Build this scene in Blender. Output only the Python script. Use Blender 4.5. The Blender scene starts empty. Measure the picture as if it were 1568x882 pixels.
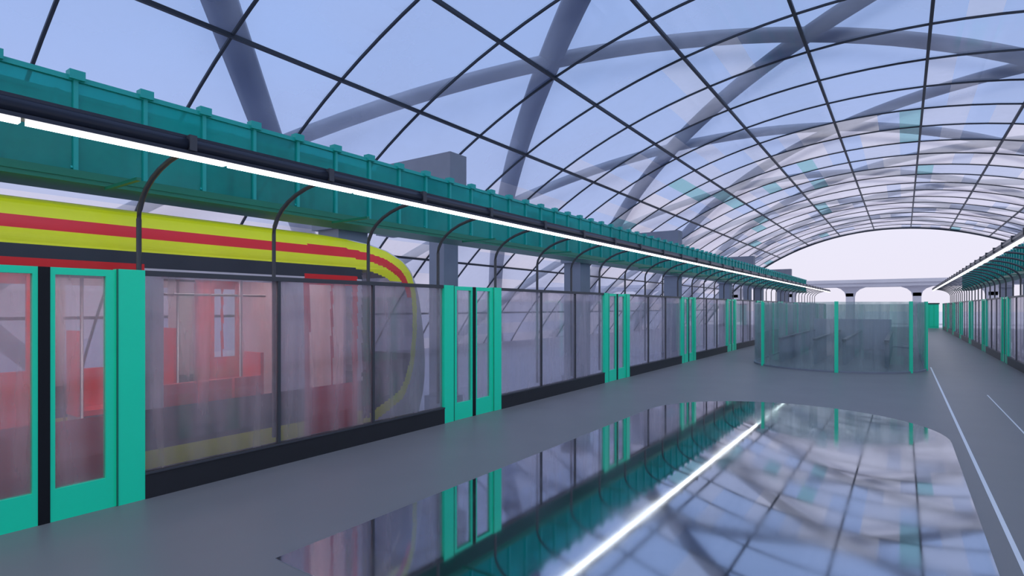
import bpy, math, random
from mathutils import Vector
random.seed(4)
S=bpy.context.scene
S.view_settings.view_transform='Standard'
S.view_settings.look='None'
# ---------------------------------------------------------------- helpers
class MB:
    def __init__(s,name,mats,parent=None):
        s.n=name;s.m=mats;s.v=[];s.f=[];s.i=[];s.sm=[];s.p=parent
    def q(s,pts,mi=0,sm=False):
        b=len(s.v);s.v+= [tuple(p) for p in pts];s.f.append(tuple(range(b,b+len(pts))));s.i.append(mi);s.sm.append(sm)
    def box(s,x0,x1,y0,y1,z0,z1,mi=0):
        if x0>x1:x0,x1=x1,x0
        b=len(s.v)
        s.v+=[(x0,y0,z0),(x1,y0,z0),(x1,y1,z0),(x0,y1,z0),(x0,y0,z1),(x1,y0,z1),(x1,y1,z1),(x0,y1,z1)]
        for f in [(0,3,2,1),(4,5,6,7),(0,1,5,4),(1,2,6,5),(2,3,7,6),(3,0,4,7)]:
            s.f.append(tuple(b+k for k in f));s.i.append(mi);s.sm.append(False)
    def tube(s,pts,r,mi=0,n=8,ru=None,caps=True):
        pts=[Vector(p) for p in pts];b=len(s.v);N=len(pts)
        for k,p in enumerate(pts):
            t=(pts[min(k+1,N-1)]-pts[max(k-1,0)]).normalized()
            up=Vector((0,0,1)) if abs(t.z)<.95 else Vector((0,1,0))
            a=t.cross(up).normalized();c=a.cross(t).normalized()
            for j in range(n):
                an=2*math.pi*(j+.5)/n
                s.v.append(tuple(p+a*math.cos(an)*r+c*math.sin(an)*(ru or r)))
        for k in range(N-1):
            for j in range(n):
                s.f.append((b+k*n+j,b+k*n+(j+1)%n,b+(k+1)*n+(j+1)%n,b+(k+1)*n+j));s.i.append(mi);s.sm.append(n>4)
        if caps:
            s.f.append(tuple(b+j for j in range(n)));s.i.append(mi);s.sm.append(False)
            s.f.append(tuple(b+(N-1)*n+j for j in range(n)));s.i.append(mi);s.sm.append(False)
    def done(s):
        me=bpy.data.meshes.new(s.n);me.from_pydata(s.v,[],s.f)
        for m in s.m: me.materials.append(m)
        me.polygons.foreach_set('material_index',s.i);me.polygons.foreach_set('use_smooth',s.sm)
        me.update();o=bpy.data.objects.new(s.n,me);S.collection.objects.link(o)
        if s.p:o.parent=s.p
        return o
def empty(n):
    o=bpy.data.objects.new(n,None);S.collection.objects.link(o);return o
def mat(name,col,rough=.6,metal=0,noise=0,scale=3,spec=.5,emit=0,rnoise=0):
    m=bpy.data.materials.new(name);m.use_nodes=True;nt=m.node_tree;p=nt.nodes['Principled BSDF']
    p.inputs['Base Color'].default_value=(*col,1);p.inputs['Roughness'].default_value=rough;p.inputs['Metallic'].default_value=metal
    p.inputs['Specular IOR Level'].default_value=spec
    if emit:
        p.inputs['Emission Color'].default_value=(*col,1);p.inputs['Emission Strength'].default_value=emit
    if noise:
        tc=nt.nodes.new('ShaderNodeTexCoord');nz=nt.nodes.new('ShaderNodeTexNoise');nz.inputs['Scale'].default_value=scale;nz.inputs['Detail'].default_value=5
        r=nt.nodes.new('ShaderNodeMapRange');r.inputs['To Min'].default_value=1-noise;r.inputs['To Max'].default_value=1+noise
        mx=nt.nodes.new('ShaderNodeVectorMath');mx.operation='SCALE';mx.inputs[0].default_value=col
        nt.links.new(tc.outputs['Object'],nz.inputs['Vector']);nt.links.new(nz.outputs['Fac'],r.inputs['Value'])
        nt.links.new(r.outputs[0],mx.inputs['Scale']);nt.links.new(mx.outputs[0],p.inputs['Base Color'])
        if rnoise:
            r2=nt.nodes.new('ShaderNodeMapRange');r2.inputs['From Min'].default_value=.35;r2.inputs['From Max'].default_value=.7
            r2.inputs['To Min'].default_value=rough;r2.inputs['To Max'].default_value=rough+rnoise
            nt.links.new(nz.outputs['Fac'],r2.inputs['Value']);nt.links.new(r2.outputs[0],p.inputs['Roughness'])
    return m
def glass(name,tint,haze,hcol,gl=.08,rough=.05,noise=0,scale=.4,stretch=(1,1,1)):
    """thin sheet glass: tinted transparent + frosting (diffuse/translucent) + reflection"""
    m=bpy.data.materials.new(name);m.use_nodes=True;nt=m.node_tree;nt.nodes.clear()
    N=nt.nodes.new;L=nt.links.new
    out=N('ShaderNodeOutputMaterial');t=N('ShaderNodeBsdfTransparent');t.inputs[0].default_value=(*tint,1)
    d=N('ShaderNodeBsdfDiffuse');d.inputs[0].default_value=(*hcol,1)
    tr=N('ShaderNodeBsdfTranslucent');tr.inputs[0].default_value=(*hcol,1)
    dm=N('ShaderNodeMixShader');dm.inputs[0].default_value=.55;L(d.outputs[0],dm.inputs[1]);L(tr.outputs[0],dm.inputs[2])
    g=N('ShaderNodeBsdfGlossy');g.inputs['Roughness'].default_value=rough;g.inputs[0].default_value=(.9,.9,.95,1)
    m1=N('ShaderNodeMixShader');m1.inputs[0].default_value=haze;L(t.outputs[0],m1.inputs[1]);L(dm.outputs[0],m1.inputs[2])
    lw=N('ShaderNodeLayerWeight');lw.inputs[0].default_value=.25
    mp=N('ShaderNodeMath');mp.operation='MULTIPLY_ADD';mp.inputs[1].default_value=gl*3;mp.inputs[2].default_value=gl*.5;L(lw.outputs['Fresnel'],mp.inputs[0])
    m2=N('ShaderNodeMixShader');L(mp.outputs[0],m2.inputs[0]);L(m1.outputs[0],m2.inputs[1]);L(g.outputs[0],m2.inputs[2])
    L(m2.outputs[0],out.inputs[0])
    if noise:
        tc=N('ShaderNodeTexCoord');mpg=N('ShaderNodeMapping');mpg.inputs['Scale'].default_value=stretch
        nz=N('ShaderNodeTexNoise');nz.inputs['Scale'].default_value=scale;nz.inputs['Detail'].default_value=4
        r=N('ShaderNodeMapRange');r.inputs['From Min'].default_value=.3;r.inputs['From Max'].default_value=.7;r.inputs['To Min'].default_value=max(0,haze-noise);r.inputs['To Max'].default_value=haze+noise
        L(tc.outputs['Object'],mpg.inputs[0]);L(mpg.outputs[0],nz.inputs[0]);L(nz.outputs['Fac'],r.inputs['Value']);L(r.outputs[0],m1.inputs[0])
    return m
# ---------------------------------------------------------------- materials
M_floor=mat('platform_grey_floor',(.190,.186,.190),.42,noise=.10,scale=1.2,spec=.4)
M_mirror=mat('polished_glass_floor',(.54,.585,.635),.03,metal=1,noise=.22,scale=.8,rnoise=.06)
M_conc=mat('grey_concrete',(.26,.28,.33),.7,noise=.12,scale=2)
M_lconc=mat('pale_concrete',(.50,.50,.56),.7,noise=.10,scale=.3)
M_bal=mat('track_ballast',(.26,.26,.28),.9,noise=.3,scale=12)
M_rail=mat('steel_rail',(.3,.3,.32),.35,metal=1)
M_slp=mat('sleeper_concrete',(.4,.4,.42),.8,noise=.2)
M_green=mat('aqua_green_enamel',(.012,.90,.50),.28,noise=.06,scale=1)
M_dgreen=mat('dark_green_trim',(.008,.20,.12),.4,noise=.1)
M_tealrib=mat('teal_rib',(.014,.42,.37),.4,noise=.05)
M_black=mat('black_rubber',(.008,.009,.012),.5,spec=.3)
M_plinth=mat('dark_plinth_metal',(.022,.022,.026),.4,noise=.15)
M_frame=mat('dark_frame_metal',(.06,.062,.072),.4,noise=.1)
M_rib=mat('roof_mullion_metal',(.018,.026,.04),.5,noise=.1)
M_tube=mat('diagrid_steel',(.13,.155,.205),.6,noise=.15,scale=.5)
M_navy=mat('light_rail_housing',(.022,.028,.045),.35,noise=.1)
M_led=mat('led_strip',(1,1,1),.5,emit=4.5)
M_sg=glass('screen_door_glass',(.88,.86,.88),.22,(.90,.82,.86),.11,noise=.14,scale=1.2,stretch=(1,3,.35))
M_og=glass('balustrade_glass',(.80,.87,.86),.23,(.62,.68,.68),.09,noise=.14,scale=2.4,stretch=(2,2,.12))
M_teal=glass('teal_glass',(.12,.66,.62),.46,(.03,.72,.64),.05,rough=.12,noise=.18,scale=.8)
M_rg=[glass('roof_glass_blue',(.55,.67,.91),.24,(.58,.67,.86),.04,rough=.1,noise=.12,scale=.25),
      glass('roof_glass_pale',(.64,.70,.86),.38,(.74,.76,.87),.04,rough=.1,noise=.12,scale=.25),
      glass('roof_glass_frosted',(.82,.79,.85),.5,(.99,.94,.96),.04,rough=.1,noise=.15,scale=.3),
      glass('roof_glass_teal',(.34,.60,.66),.38,(.36,.66,.68),.04,rough=.1,noise=.1,scale=.3)]
M_white=mat('white_reflection_paint',(.80,.81,.83),.5)  # flat white for the reflection streaks painted on the floor
M_yel=mat('train_yellow',(.84,.84,.01),.35,noise=.12,scale=2)
M_red=mat('train_red',(.78,.02,.025),.35,noise=.1,scale=2)
M_tdark=mat('train_dark_panel',(.035,.04,.055),.4,noise=.2)
M_tgrey=mat('train_light_grey',(.62,.58,.62),.4,noise=.1)
M_tglass=glass('train_window_glass',(.88,.84,.86),.10,(.6,.5,.55),.05)
M_cabglass=glass('train_cab_glass',(.68,.65,.68),.22,(.55,.50,.54),.08)
M_in=mat('train_interior_wall',(.78,.64,.66),.6,noise=.1)
M_lightp=mat('train_ceiling_light',(1,.93,.92),.5,emit=10)
M_seat=mat('train_seat_red',(.92,.045,.045),.5,noise=.1)
M_ground=mat('outdoor_ground',(.55,.54,.60),.9,noise=.12,scale=.2)
# ---------------------------------------------------------------- constants
XL,XR=-5.875,2.76
D=5.68; Y0=1.57; YEND=Y0+D*10.5; YST=Y0-D*1.5; Q=D/4
WH=2.15
# ---------------------------------------------------------------- floor / ground
b=MB('floor',[M_floor,M_conc]);b.box(XL-.12,XR+.12,YST,YEND+2,-.12,0,0);b.box(XL+.3,XR-.3,YST,YEND+2,-1.1,-.12,1);b.done()
b=MB('ground',[M_ground]);b.box(-160,160,-40,500,-1.4,-1.12,0);b.done()
def track(xc):
    b=MB('railway_track',[M_bal,M_slp,M_rail])
    b.box(xc-1.6,xc+1.6,-30,96,-1.12,-1.08,0)
    y=-30
    while y<96:
        b.box(xc-1.1,xc+1.1,y,y+.25,-1.08,-1.02,1);y+=.8
    for s in(-.72,.72):
        b.box(xc+s-.06,xc+s+.06,-30,96,-1.02,-.99,2);b.box(xc+s-.012,xc+s+.012,-30,96,-.99,-.90,2);b.box(xc+s-.035,xc+s+.035,-30,96,-.90,-.86,2)
    b.done()
track(-7.72);track(4.6)
mx0,mx1=-3.68,.53;mc=(mx0+mx1)/2;mr=(mx1-mx0)/2
pts=[(mx1,2.3),(mx1,9.4)]+[(mc+mr*math.cos(a),9.4+mr*math.sin(a)) for a in [math.pi*k/32 for k in range(1,32)]]+[(mx0,9.4),(mx0,2.3)]
b=MB('polished_floor_panel',[M_mirror,M_conc])
b.q([(x,y,.006) for x,y in pts],0)
for k in range(len(pts)):
    p,q=pts[k],pts[(k+1)%len(pts)];b.q([(p[0],p[1],0),(q[0],q[1],0),(q[0],q[1],.006),(p[0],p[1],.006)],1)
b.done()
b=MB('painted_floor_reflection',[M_white]);b.box(.665,.70,2.5,21,0,.004);b.done()  # right lamp's reflection in the floor, painted as a thin white strip
b=MB('painted_floor_reflection',[M_white]);b.box(1.41,1.43,8,15,0,.004);b.done()  # second, shorter reflection streak, likewise painted in white
# ---------------------------------------------------------------- screen door wall
def pswall(X,s):
    root=empty('platform_screen_door_wall')
    fr=MB('frame',[M_plinth,M_frame,M_green,M_black,M_dgreen],root);gl=MB('glass_panes',[M_sg],root)
    def bx(a,c,y0,y1,z0,z1,m): fr.box(X+s*a,X+s*c,y0,y1,z0,z1,m)
    for n in range(-1,11):
        yc=Y0+D*n
        for sd in(-1,1):
            def yy(a,c): 
                p,q=yc+sd*a,yc+sd*c
                return (min(p,q),max(p,q))
            bx(-.04,.045,*yy(.52,.75),0,WH,2)
            bx(.045,.049,*yy(.515,.53),0,WH,4)
            bx(-.03,.03,*yy(.04,.075),.0,WH-.01,2)
            bx(-.03,.03,*yy(.44,.52),.0,WH-.01,2)
            bx(-.03,.03,*yy(.075,.44),.0,.27,2)
            bx(-.03,.03,*yy(.075,.44),WH-.07,WH-.01,2)
            gl.box(X-.006,X+.006,*yy(.075,.44),.27,WH-.07)
        bx(-.035,.035,yc-.04,yc+.04,0,WH-.01,3)
        if n<10:
            ya,yb=yc+.75,yc+D-.75
            bx(-.05,.05,ya,yb,0,.25,0)
            bx(.05,.06,ya,yb,.23,.25,1)
            bx(-.03,.03,ya,yb,WH-.05,WH,1)
            for k in range(3):
                y0=ya+(yb-ya)*k/3;y1=ya+(yb-ya)*(k+1)/3
                gl.box(X-.006,X+.006,y0+.012,y1-.012,.25,WH-.05)
                if k: bx(-.022,.022,y0-.018,y0+.018,.25,WH-.05,1)
    fr.done();gl.done()
    root=empty('linear_platform_light')
    h=MB('housing',[M_navy,M_led,M_frame],root)
    LX=X+s*.90;LZ=3.125
    h.tube([(LX,YST,LZ+.05),(LX,53,LZ+.05)],.062,0,n=12)
    h.box(LX-.05,LX+.05,YST,53,LZ-.03,LZ+.0,0)
    h.box(LX-s*.02-.03,LX-s*.02+.03,YST,53,LZ+.10,LZ+.135,0)
    y=YST-.35
    while y<52.5:
        h.box(LX-.035,LX+.035,max(YST,y+.02),min(53,y+Q-.02),LZ-.06,LZ-.03,1)
        y+=Q
    ylist=[]
    for n in range(-1,9):
        ya=Y0+D*n+.75
        w=(D-1.5)/3
        ylist+=[ya,ya+w,ya+2*w,ya+3*w]
    for y in ylist:
        if y>52.5:continue
        px=X-s*.09
        P=[(px,y,.3),(px,y,2.64)]
        for a in range(1,9):
            an=math.pi/2*a/8
            P.append((px+s*(abs(LX-px))*(1-math.cos(an)),y,2.64+.50*math.sin(an)))
        h.tube(P,.024,2,n=6)
        h.box(LX-.07,LX+.07,y-.03,y+.03,LZ+.0,LZ+.13,2)
    h.done()
    root=empty('teal_glass_trough')
    f=MB('ribs',[M_green,M_dgreen,M_tealrib],root);g=MB('panels',[M_teal],root)
    TX=X-s*.85;TB=TX-s*.55;z0,z1=3.05,4.07;ye=53
    g.box(min(TX,TX-s*.012),max(TX,TX-s*.012),YST,ye,z0+.1,z1)
    g.box(min(TB,TB-s*.012),max(TB,TB-s*.012),YST,ye,z0+.1,z1)
    f.box(TX+s*.03,TB-s*.03,YST,ye,z0-.01,z0+.035,1)
    f.box(TX+s*.04,TX-s*.03,YST,ye,z0+.035,z0+.11,1)
    f.box(TB+s*.04,TB-s*.03,YST,ye,z0+.035,z0+.11,1)
    f.box(TX+s*.02,TX-s*.035,YST,ye,z1-.03,z1+.02,2)
    f.box(TB+s*.02,TB-s*.035,YST,ye,z1-.03,z1+.02,2)
    y=YST+.3;i=0
    while y<ye:
        f.box(TX+s*.03,TX-s*.03,y,y+.04,z0+.11,z1+.0,2)
        f.box(TX+s*.06,TX-s*.05,y-.04,y+.09,z1-.02,z1+.07,2)
        f.box(TB+s*.03,TB-s*.045,y,y+.045,z0+.11,z1+.03,2)
        if i%2==0:f.tube([(TX,y,z0+.12),(TB,y,z1-.05)],.025,2,n=4)
        y+=.62;i+=1
    for y in ylist[::2]:
        if y<52: f.box(X-s*.09,TX,y-.02,y+.02,z0-.04,z0-.01,1)
    f.done();g.done()
pswall(XL,1);pswall(XR,-1)
# ---------------------------------------------------------------- piers
def pier(xa,xb,y0,ht,s):
    b=MB('concrete_pier',[M_conc])
    b.box(xa,xb,y0,y0+.7,ht-2.1,ht,0)
    xm=xb-.55 if s>0 else xa+.55
    b.box(xm-.28,xm+.28,y0+.05,y0+.65,-1.12,ht-2.1,0)
    b.box(xm-.4,xm+.4,y0-.02,y0+.72,-1.12,-.7,0)
    b.done()
for k in range(4):
    pier(-13.2,-10.2,11.6+19*k,6.1,1);pier(7.1,10.1,11.6+19*k,6.1,-1)
for k in range(6):
    for x in(-10.3,7.2):
        b=MB('concrete_post',[M_conc]);y=7.7+11*k
        b.box(x-.35,x+.35,y,y+.8,-1.12,3.5);b.box(x-.45,x+.45,y-.1,y+.9,3.5,3.75);b.box(x-.42,x+.42,y-.07,y+.87,-1.12,-.8);b.done()
# ---------------------------------------------------------------- roof
RC=31.6;CX=-1.5;CZ=1.8+11.6-RC
angs=[math.radians(-27.6+8*k) for k in range(-4,11)]
yr=[.9+3.9*k for k in range(-3,26)]
def rp(a,y,r=RC): return (CX+r*math.sin(a),y,CZ+r*math.cos(a))
root=empty('glass_roof')
g=MB('glazing_panels',M_rg,root)
NS=4
for i in range(len(angs)-1):
    for j in range(len(yr)-1):
        y=yr[j]
        for k in range(NS):
            p=angs[i]+(angs[i+1]-angs[i])*k/NS;q_=angs[i]+(angs[i+1]-angs[i])*(k+1)/NS
            u=i*NS+k; rr=random.random(); mi=0
            # frosted diagonal bands in the far half of the vault
            d1=(u+j*3)%13; d2=(u-j*3)%13
            if y>24: mi=1 if rr<.2 else 0
            if y>36:
                mi=1 if rr<.6 else 0
                if d1 in(0,1,2,3) or d2 in(0,1,2): mi=2 if rr<.9 else 3
                elif d1==5 and rr<.5: mi=3
            if y>58:
                mi=2 if (d1<8 or rr<.5) else 1
                if rr>.965: mi=3
            if i<3 or i>10: mi=2 if rr<.5 else 1
            g.q([rp(p,y),rp(q_,y),rp(q_,yr[j+1]),rp(p,yr[j+1])],mi,True)
g.done()
f=MB('purlins_and_ribs',[M_rib],root)
for a in angs: f.tube([rp(a,yr[0],RC-.05),rp(a,yr[-1],RC-.05)],.085,0,n=4)
fine=[angs[0]+(angs[-1]-angs[0])*k/56 for k in range(57)]
for y in yr: f.tube([rp(a,y,RC-.04) for a in fine],.055 if y<yr[-1] else .22,0,n=4)
f.done()
d=MB('diagrid_tubes',[M_tube],root)
RO=RC+.75
step=angs[1]-angs[0]
for sg in(-1,1):
    for k in range(-16,30):
        if sg<0 and k%2: continue
        if sg>0 and not k%2: continue
        P=[]
        for m in range(0,(len(angs)-1)*4+1):
            i=m/4;y=8.7+7.8*k+sg*3.9*(i-4)
            if yr[0]<=y<=yr[-1]: P.append(rp(angs[0]+step*i,y,RO))
        if len(P)>2: d.tube(P,.54,0,n=8,ru=.28)
d.done()
# ---------------------------------------------------------------- train
def train():
    root=empty('metro_train')
    xs=-6.3;W=2.84;xc=xs-W/2
    band=[(-.6,5.0),(0.0,5.2),(.18,5.6),(.39,6.17),(.6,6.36),(.87,6.5),(1.3,6.6),(1.7,6.62),(2.0,6.58),(2.2,6.5),(2.38,6.36),(2.52,6.17),(2.66,5.85),(2.74,5.5),(2.78,5.1),(2.785,4.0)]
    prof=[(-.6,6.0),(-.2,6.45),(.1,6.7),(.39,6.9),(.6,6.97),(.87,7.0),(1.3,6.93),(1.7,6.80),(2.0,6.68),(2.2,6.56),(2.38,6.40),(2.52,6.21),(2.66,5.9),(2.74,5.6),(2.78,5.3),(2.84,4.9),(2.9,4.6),(3.0,4.45)]
    def fi(T,z):
        for (a,ya),(c,yc) in zip(T,T[1:]):
            if z<=c: return ya+(yc-ya)*(z-a)/(c-a)
        return T[-1][1]
    rows=[(0,-.6),(0,-.4),(0,-.2),(0,-.08),(0,.02),(0,.06),(0,.1)]
    zs=[.13+.03*k for k in range(14)]+[.58+.06*k for k in range(22)]+[1.88+.02*k for k in range(25)]
    rows+=[(0,z) for z in zs]
    z=2.38
    while z<2.76:
        t=(z-2.36)/.40
        rows.append((.005+.22*t**2.2,round(z,3)));z+=.02
    rows+=[(.26,2.775),(.38,2.81),(.55,2.85),(.9,2.9),(1.42,2.92)]
    doors=[(4.34,5.2)]+[(1.0-5.68*k,2.5-5.68*k) for k in range(5)]+[(-1.9-5.68*k,-.6-5.68*k) for k in range(5)]
    wins=[(2.68,3.95)]+[(-.35-5.68*k,.75-5.68*k) for k in range(5)]+[(2.68-5.68*k,3.6-5.68*k) for k in range(1,5)]
    ys=set([-27,4.2])
    for a,c in doors:
        for v in(a,a+.09,(a+c)/2-.02,(a+c)/2+.02,c-.09,c): ys.add(round(v,3))
    for a,c in wins: ys.add(a);ys.add(c)
    ys=sorted(v for v in ys if -27<=v<=4.2)
    NU=110
    pl=[]
    for (a,ya),(c,yc) in zip(band,band[1:]):
        for k in range(14): pl.append((ya+(yc-ya)*k/14,a+(c-a)*k/14))
    mats=[M_yel,M_red,M_tdark,M_tgrey,M_tglass,M_cabglass,M_conc]
    b=MB('car_body',mats,root)
    cols=[('y',v) for v in ys]+[('u',k/NU) for k in range(1,NU+1)]
    def pt(r,c,side):
        dx,z=rows[r]
        if c[0]=='y': y=c[1];w=1
        else:
            e=max(fi(prof,z),4.4);u=c[1];y=4.2+u*(e-4.2);yy=max(0,(y-5.2)/1.8);w=1-.30*yy**2.4
        return (xc+(W/2-dx)*w*side,y,z)
    def mid(y,z):
        if y>4.45 and z<2.9:
            if y>fi(band,z) and z<2.76: return 3
            t=min(math.hypot(y-py,z-pz) for py,pz in pl) if z<2.775 else 0
            if t<.15: return 0
            if t<.28 and z>1.95: return 1
            if t<.42 and z>2.2: return 0
            if y>5.28:
                if z<.5: return 2
                return 5
        if z>2.88:return 6
        if z>2.63:return 0
        if z>2.5:return 1
        if z>2.36:return 0
        if z<.0:return 2
        for a,c in doors:
            if a<y<c and .02<z<2.25:
                if a+.09<y<c-.09 and .75<z<2.1 and abs(y-(a+c)/2)>.02:return 4
                return 1
        if z>2.2:return 2
        if z<.34:return 0 if z>.08 else 2
        if z<.75:return 2
        for a,c in wins:
            if a<y<c and z<2.1:return 4
        return 3
    nr=len(rows);nc=len(cols)
    for side in(1,-1):
        base=len(b.v)
        for r in range(nr):
            for c in cols:b.v.append(pt(r,c,side))
        for r in range(nr-1):
            for c in range(nc-1):
                i=[base+r*nc+c,base+r*nc+c+1,base+(r+1)*nc+c+1,base+(r+1)*nc+c]
                y=sum(b.v[k][1] for k in i)/4;z=sum(b.v[k][2] for k in i)/4
                b.f.append(tuple(i if side>0 else i[::-1]));b.i.append(mid(y,z));b.sm.append(False)
    for r in range(nr-1):
        p=[pt(r,cols[-1],1),pt(r,cols[-1],-1),pt(r+1,cols[-1],-1),pt(r+1,cols[-1],1)]
        z=rows[r][1];m=5 if 1.0<=z<2.3 else (3 if z<2.4 else 0)
        b.q(p,m)
    b.done()
    n=MB('interior',[M_in,M_seat,M_tgrey,M_lightp,M_tdark,M_rail],root)
    x0,x1=xs-W+.08,xs-.08
    n.box(x0,x1,-26.9,5.0,-.05,0.02,4)
    n.box(x0+.1,x1-.1,-26.9,5.0,2.32,2.36,0)
    for x in (x0+.75,x1-.8): n.box(x,x+.12,-26.5,4.8,2.29,2.32,3)
    n.box(x0,x1,5.02,5.06,.02,2.3,0)
    n.box(x0,x1,-26.95,-26.9,-.05,2.5,0)
    for a in [2.68,-.35]+[2.68-5.68*k for k in range(1,5)]+[-.35-5.68*k for k in range(1,5)]:
        L=1.15
        for xx,sd in((x1,-1),(x0,1)):
            for k in range(3):
                ya=a+.03+k*L/3
                n.box(xx,xx+sd*.45,ya,ya+L/3-.03,.40,.47,1)
                n.box(xx,xx+sd*.07,ya,ya+L/3-.03,.47,.98,1)
            n.box(xx,xx+sd*.4,a,a+L,.02,.40,2)
        for yy in(a,a+L):
            n.tube([(x1-.5,yy,.02),(x1-.5,yy,2.32)],.02,5,n=6);n.tube([(x0+.5,yy,.02),(x0+.5,yy,2.32)],.02,5,n=6)
            n.box(x1-.42,x1-.02,yy-.02,yy+.02,.4,1.25,1)
            n.box(x0+.02,x0+.42,yy-.02,yy+.02,.4,1.5,1)
        n.tube([(x1-.45,a-.3,1.95),(x1-.45,a+L+.3,1.95)],.015,5,n=6)
    for a,c in doors[:4]+doors[6:8]:
        n.box(x0-.02,x0+.03,a,a+.25,.02,2.2,1);n.box(x0-.02,x0+.03,c-.25,c,.02,2.2,1);n.box(x0-.02,x0+.03,a+.25,c-.25,.02,1.0,1)
    n.box(x0+.45,x1-.35,5.5,6.0,.1,.85,4);n.box(x0+.45,x1-.35,5.45,5.85,.85,.95,2)
    n.box(xc-.25,xc+.25,5.12,5.42,.45,.55,1);n.box(xc-.25,xc+.25,5.08,5.16,.55,1.2,1);n.box(xc-.06,xc+.06,5.2,5.32,.02,.45,4)
    n.done()
    w=MB('bogies',[M_tdark,M_rail],root)
    for yc in(3.0,-13,-18):
        w.box(xc-.9,xc+.9,yc-1.2,yc+1.2,-.55,-.4,0)
        for yy in(yc-.9,yc+.9):
            for sx in(-.72,.72): w.tube([(xc+sx-.06,yy,-.47),(xc+sx+.06,yy,-.47)],.385,1,n=20)
            w.tube([(xc-.7,yy,-.47),(xc+.7,yy,-.47)],.08,0)
    w.done()
train()
# ---------------------------------------------------------------- stair enclosure
def enclosure():
    root=empty('stairwell_glass_balustrade')
    f=MB('posts_and_base',[M_conc,M_green,M_frame,M_lconc,M_black],root);g=MB('curved_glass',[M_og],root)
    r=2.3;cx=-1.75;ya,yb=20.1,29
    path=[]
    for k in range(0,33): 
        a=math.radians(-90+180*k/32);path.append((cx+r*math.sin(a),ya-r*math.cos(a)))
    for k in range(1,9): path.append((cx+r,ya+(yb-ya)*k/8))
    for k in range(1,33):
        a=math.radians(90-180*k/32);path.append((cx+r*math.sin(a),yb+r*math.cos(a)))
    for k in range(1,8): path.append((cx-r,yb-(yb-ya)*k/8))
    n=len(path)
    def off(p,d):
        cy=min(max(p[1],ya),yb);v=Vector((p[0]-cx,p[1]-cy));v.normalize();return (p[0]+v.x*d,p[1]+v.y*d)
    for k in range(n):
        p,q=path[k],path[(k+1)%n]
        g.q([(*p,.04),(*q,.04),(*q,1.96),(*p,1.96)],0,True)
        pi,qi=off(p,-.03),off(q,-.03)
        g.q([(*pi,.04),(*qi,.04),(*qi,1.96),(*pi,1.96)],0,True)
        po,qo,pi,qi=off(p,.02),off(q,.02),off(p,-.05),off(q,-.05)
        f.q([(*po,0),(*qo,0),(*qo,.05),(*po,.05)],0);f.q([(*pi,.05),(*qi,.05),(*qi,0),(*pi,0)],0);f.q([(*po,.05),(*qo,.05),(*qi,.05),(*pi,.05)],0)
    for a in(-52,6,57,85):
        a=math.radians(a);x,y=cx+r*math.sin(a),ya-r*math.cos(a);f.box(x-.045,x+.045,y-.045,y+.045,0,1.97,1)
    for y in(23,26,29):
        for x in(cx-r,cx+r): f.box(x-.045,x+.045,y-.045,y+.045,0,1.97,1)
    for x in(-3.3,-2.3,-1.5,-.4):
        f.box(x-.05,x+.05,20.2,28.5,0,.75,0)
        f.box(x-.06,x+.06,20.1,28.5,.75,.82,2)
    f.box(-3.3,-.4,28.5,28.65,0,1.3,3)
    f.done();g.done()
enclosure()
b=MB('green_end_gate',[M_green,M_dgreen,M_frame])
b.box(1.5,2.55,YEND-.3,YEND,.0,2.1,0)
for k in range(3):b.box(1.55+.34*k,1.83+.34*k,YEND-.33,YEND-.3,.15,1.95,0)
b.box(1.45,2.6,YEND-.35,YEND+.02,2.1,2.2,2);b.done()
# viaduct beyond
b=MB('concrete_viaduct',[M_lconc])
y=118
b.box(-78,52,y,y+6,5.6,6.5)
b.box(-78,52,y-.2,y,6.2,6.8)
for x in range(-68,52,10):
    b.box(x-.6,x+.6,y+1,y+5,-1.12,4.4)
    for a,c in((-1,-1),(1,1)):
        P=[(x+a*.6,3.8),(x+a*.8,4.6),(x+a*1.4,5.2),(x+a*2.4,5.6),(x+a*.0,5.6),(x,3.8)]
        b.q([(p,y+1,z) for p,z in P]);b.q([(p,y+5,z) for p,z in P])
        for k in range(3): b.q([(P[k][0],y+1,P[k][1]),(P[k+1][0],y+1,P[k+1][1]),(P[k+1][0],y+5,P[k+1][1]),(P[k][0],y+5,P[k][1])])
b.done()
# ---------------------------------------------------------------- world
w=bpy.data.worlds.new('sky');S.world=w;w.use_nodes=True;nt=w.node_tree
bg=nt.nodes['Background'];tc=nt.nodes.new('ShaderNodeTexCoord');sp=nt.nodes.new('ShaderNodeSeparateXYZ');cr=nt.nodes.new('ShaderNodeValToRGB')
nt.links.new(tc.outputs['Generated'],sp.inputs[0]);nt.links.new(sp.outputs['Z'],cr.inputs[0]);nt.links.new(cr.outputs[0],bg.inputs[0])
e=cr.color_ramp.elements;e[0].position=0.0;e[0].color=(.66,.63,.73,1);e[1].position=.9;e[1].color=(.40,.50,.72,1)
k=e.new(.12);k.color=(.66,.645,.76,1);k=e.new(.4);k.color=(.50,.58,.77,1)
bg.inputs[1].default_value=1.28
l=bpy.data.lights.new('overcast_sun','SUN');l.energy=1.9;l.angle=math.radians(50);l.color=(1,.95,.90)
o=bpy.data.objects.new('overcast_sun',l);S.collection.objects.link(o);o.rotation_euler=(math.radians(15),math.radians(25),0)
# ---------------------------------------------------------------- camera
c=bpy.data.cameras.new('camera');c.sensor_width=36;c.lens=1047/1920*36;c.shift_y=.0191;c.clip_end=1000
o=bpy.data.objects.new('camera',c);S.collection.objects.link(o);o.location=(0,0,1.8);o.rotation_euler=(math.radians(90),0,math.radians(35))
S.camera=o
